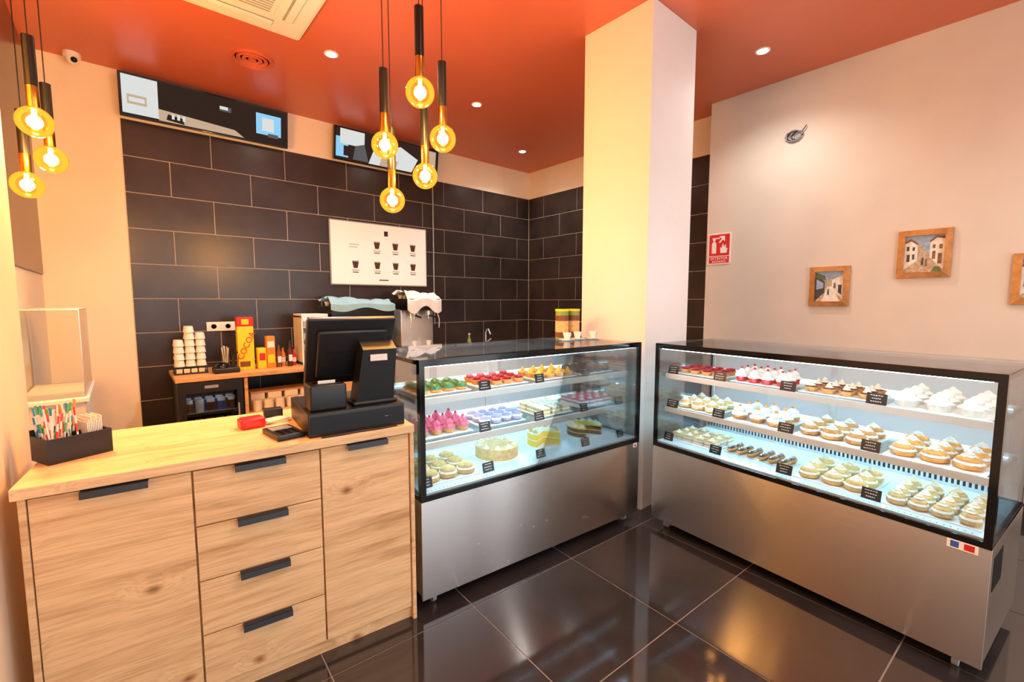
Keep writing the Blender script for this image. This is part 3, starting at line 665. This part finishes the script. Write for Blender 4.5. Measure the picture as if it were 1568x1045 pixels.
# ---------- right wall decor
def frame(name,y0,z0,w,h,seed):
    q=B(); t=.042
    for pts in([(0,0),(w,0),(w-t,t),(t,t)],[(w,0),(w,h),(w-t,h-t),(w-t,t)],[(w,h),(0,h),(t,h-t),(w-t,h-t)],[(0,h),(0,0),(t,t),(t,h-t)]):
        a,b,c,d=pts
        A=[q.v((a[0],-.022,a[1])),q.v((b[0],-.022,b[1])),q.v((c[0],-.034,c[1])),q.v((d[0],-.034,d[1]))]
        C=[q.v((a[0],0,a[1])),q.v((b[0],0,b[1])),q.v((c[0],0,c[1])),q.v((d[0],0,d[1]))]
        q.face(A,'gold_frame'); q.face([A[0],A[1],C[1],C[0]],'gold_frame'); q.face([A[2],A[3],C[3],C[2]],'gold_frame')
    q.box(t*.9,w-t*.9,-.012,-.002,t*.9,h-t*.9,'earth_paint')
    iw,ih=w-2*t,h-2*t
    def P(pts,k,o): q.prism([(t+a*iw,t+b*ih) for a,b in pts],-.012-o,-.011,k,'y')
    if seed%2:
        P([(0,.55),(1,.55),(1,1),(0,1)],'sky_paint',.0004)
        P([(0,0),(1,0),(.62,.55),(.4,.5)],'earth_paint',.0006)
        P([(0,.08),(.33,.32),(.33,.74),(.16,.86),(0,.8)],'house_paint',.001); P([(.33,.36),(.5,.46),(.5,.7),(.42,.78),(.33,.74)],'earth_paint',.001)
        P([(1,.05),(.64,.4),(.64,.8),(.8,.92),(1,.88)],'house_paint',.001)
        P([(0,.8),(.16,.86),(.34,.74),(.34,.8),(.16,.93),(0,.87)],'brown_paint',.0014); P([(.64,.8),(.8,.92),(1,.88),(1,.95),(.8,.98),(.62,.85)],'brown_paint',.0014)
        for a,b,w_,h_ in((.06,.3,.08,.2),(.2,.36,.06,.14),(.05,.6,.07,.12),(.2,.6,.06,.1),(.7,.35,.08,.22),(.84,.22,.1,.28),(.7,.64,.07,.1),(.86,.62,.08,.12)): P([(a,b),(a+w_,b),(a+w_,b+h_),(a,b+h_)],'dark_paint' if a<.5 else 'brown_paint',.0016)
        P([(.44,.2),(.5,.2),(.49,.4),(.45,.4)],'dark_paint',.0018); P([(.53,.16),(.6,.16),(.58,.36),(.54,.36)],'brown_paint',.0018); P([(.7,.02),(.95,.0),(.9,.14),(.78,.16)],'leaf_paint',.0018)
    else:
        P([(0,.6),(1,.6),(1,1),(0,1)],'sky_paint',.0004); P([(.25,0),(.9,0),(.6,.5),(.45,.5)],'house_paint',.0006)
        P([(0,.0),(.35,.3),(.35,.66),(0,.95)],'dark_paint',.001); P([(.05,.4),(.3,.45),(.3,.62),(.05,.75)],'sky_paint',.0014)
        P([(.6,.4),(1,.05),(1,.9),(.6,.72)],'house_paint',.001); P([(.66,.45),(.74,.42),(.74,.62),(.66,.62)],'brown_paint',.0014); P([(.82,.3),(.94,.22),(.94,.55),(.82,.55)],'dark_paint',.0014)
        P([(.4,.5),(.6,.5),(.6,.72),(.5,.8),(.4,.7)],'earth_paint',.0012); P([(.45,.22),(.52,.22),(.5,.42),(.46,.42)],'dark_paint',.0018); P([(0,.8),(.4,.7),(.35,.85),(0,.98)],'leaf_paint',.0018)
    q.obj(name,loc=(4.6255,y0,z0),rz=-90,smooth=False)
frame('framed_painting',1.326,1.46,.29,.34,2); frame('framed_painting',.74,1.68,.31,.36,5); frame('framed_painting',.126,1.48,.31,.345,9)
q=B(); q.box(0,.23,-.006,0,0,.31,'paper'); q.box(.012,.218,-.007,-.005,.085,.298,'red_sign'); q.box(.012,.218,-.007,-.005,.01,.078,'red_sign')
q.prism([(.04,.11),(.085,.11),(.085,.21),(.07,.23),(.055,.23),(.04,.21)],-.008,-.006,'paper','y'); q.box(.05,.075,-.008,-.006,.235,.255,'paper'); q.box(.045,.12,-.008,-.006,.255,.265,'paper')
q.prism([(.13,.11),(.19,.11),(.2,.16),(.185,.15),(.18,.2),(.165,.17),(.15,.21),(.14,.16),(.125,.17)],-.008,-.006,'paper','y')
q.prism([(.11,.28),(.17,.28),(.17,.225),(.15,.245),(.12,.21),(.11,.22),(.14,.255)],-.008,-.006,'paper','y')
o=q.obj('fire_extinguisher_sign',loc=(4.6255,2.26,1.88),rz=-90,smooth=False)
text('sign_lettering','EXTINTOR',.036,(.115,-.008,.046),(rad(90),0,0),'paper',o); text('sign_lettering_small','INCENDIOS',.026,(.115,-.008,.018),(rad(90),0,0),'paper',o)
q=B()
q.T=Matrix.Rotation(rad(90),4,'X'); q.lathe([(.06,0),(.06,.004),(.05,.006)],(0,0,0),'grey_plastic',24); q.T=Matrix.Identity(4)
for i in range(5):
    pts=[((.07-.008*i)*math.cos(a*.6+i)+.01*i,-.014-.006*math.sin(a*.8+i),(.045-.004*i)*math.sin(a*.6+i*1.1)) for a in range(11)]
    q.tube(pts,.0045,'black_plastic' if i%2 else 'grey_plastic',6)
q.tube([(.07,-.014,.03),(.09,-.02,.05),(.1,-.015,.07)],.004,'black_plastic',6)
q.obj('wall_cable_coil',loc=(4.6255,1.518,2.97),rz=-90)
q=B(); q.tube([(4.4,5.285,H),(4.4,5.285,3.09)],.004,'white_plastic',6); q.obj('wall_cable')
# ---------- world + camera
w=bpy.data.worlds.new('World'); S.world=w; w.use_nodes=True
nt=w.node_tree; bg=nt.nodes['Background']; bg.inputs[1].default_value=3.0
bg.inputs[0].default_value=(.95,.97,1,1)
cam=bpy.data.cameras.new('camera'); cam.lens=15.84; cam.sensor_width=36; cam.clip_start=.02
co=bpy.data.objects.new('camera',cam); S.collection.objects.link(co); co.location=(0,0,1.5); co.rotation_euler=(rad(85),0,rad(-40.7)); S.camera=co
S.view_settings.view_transform='Standard'; S.view_settings.exposure=.02
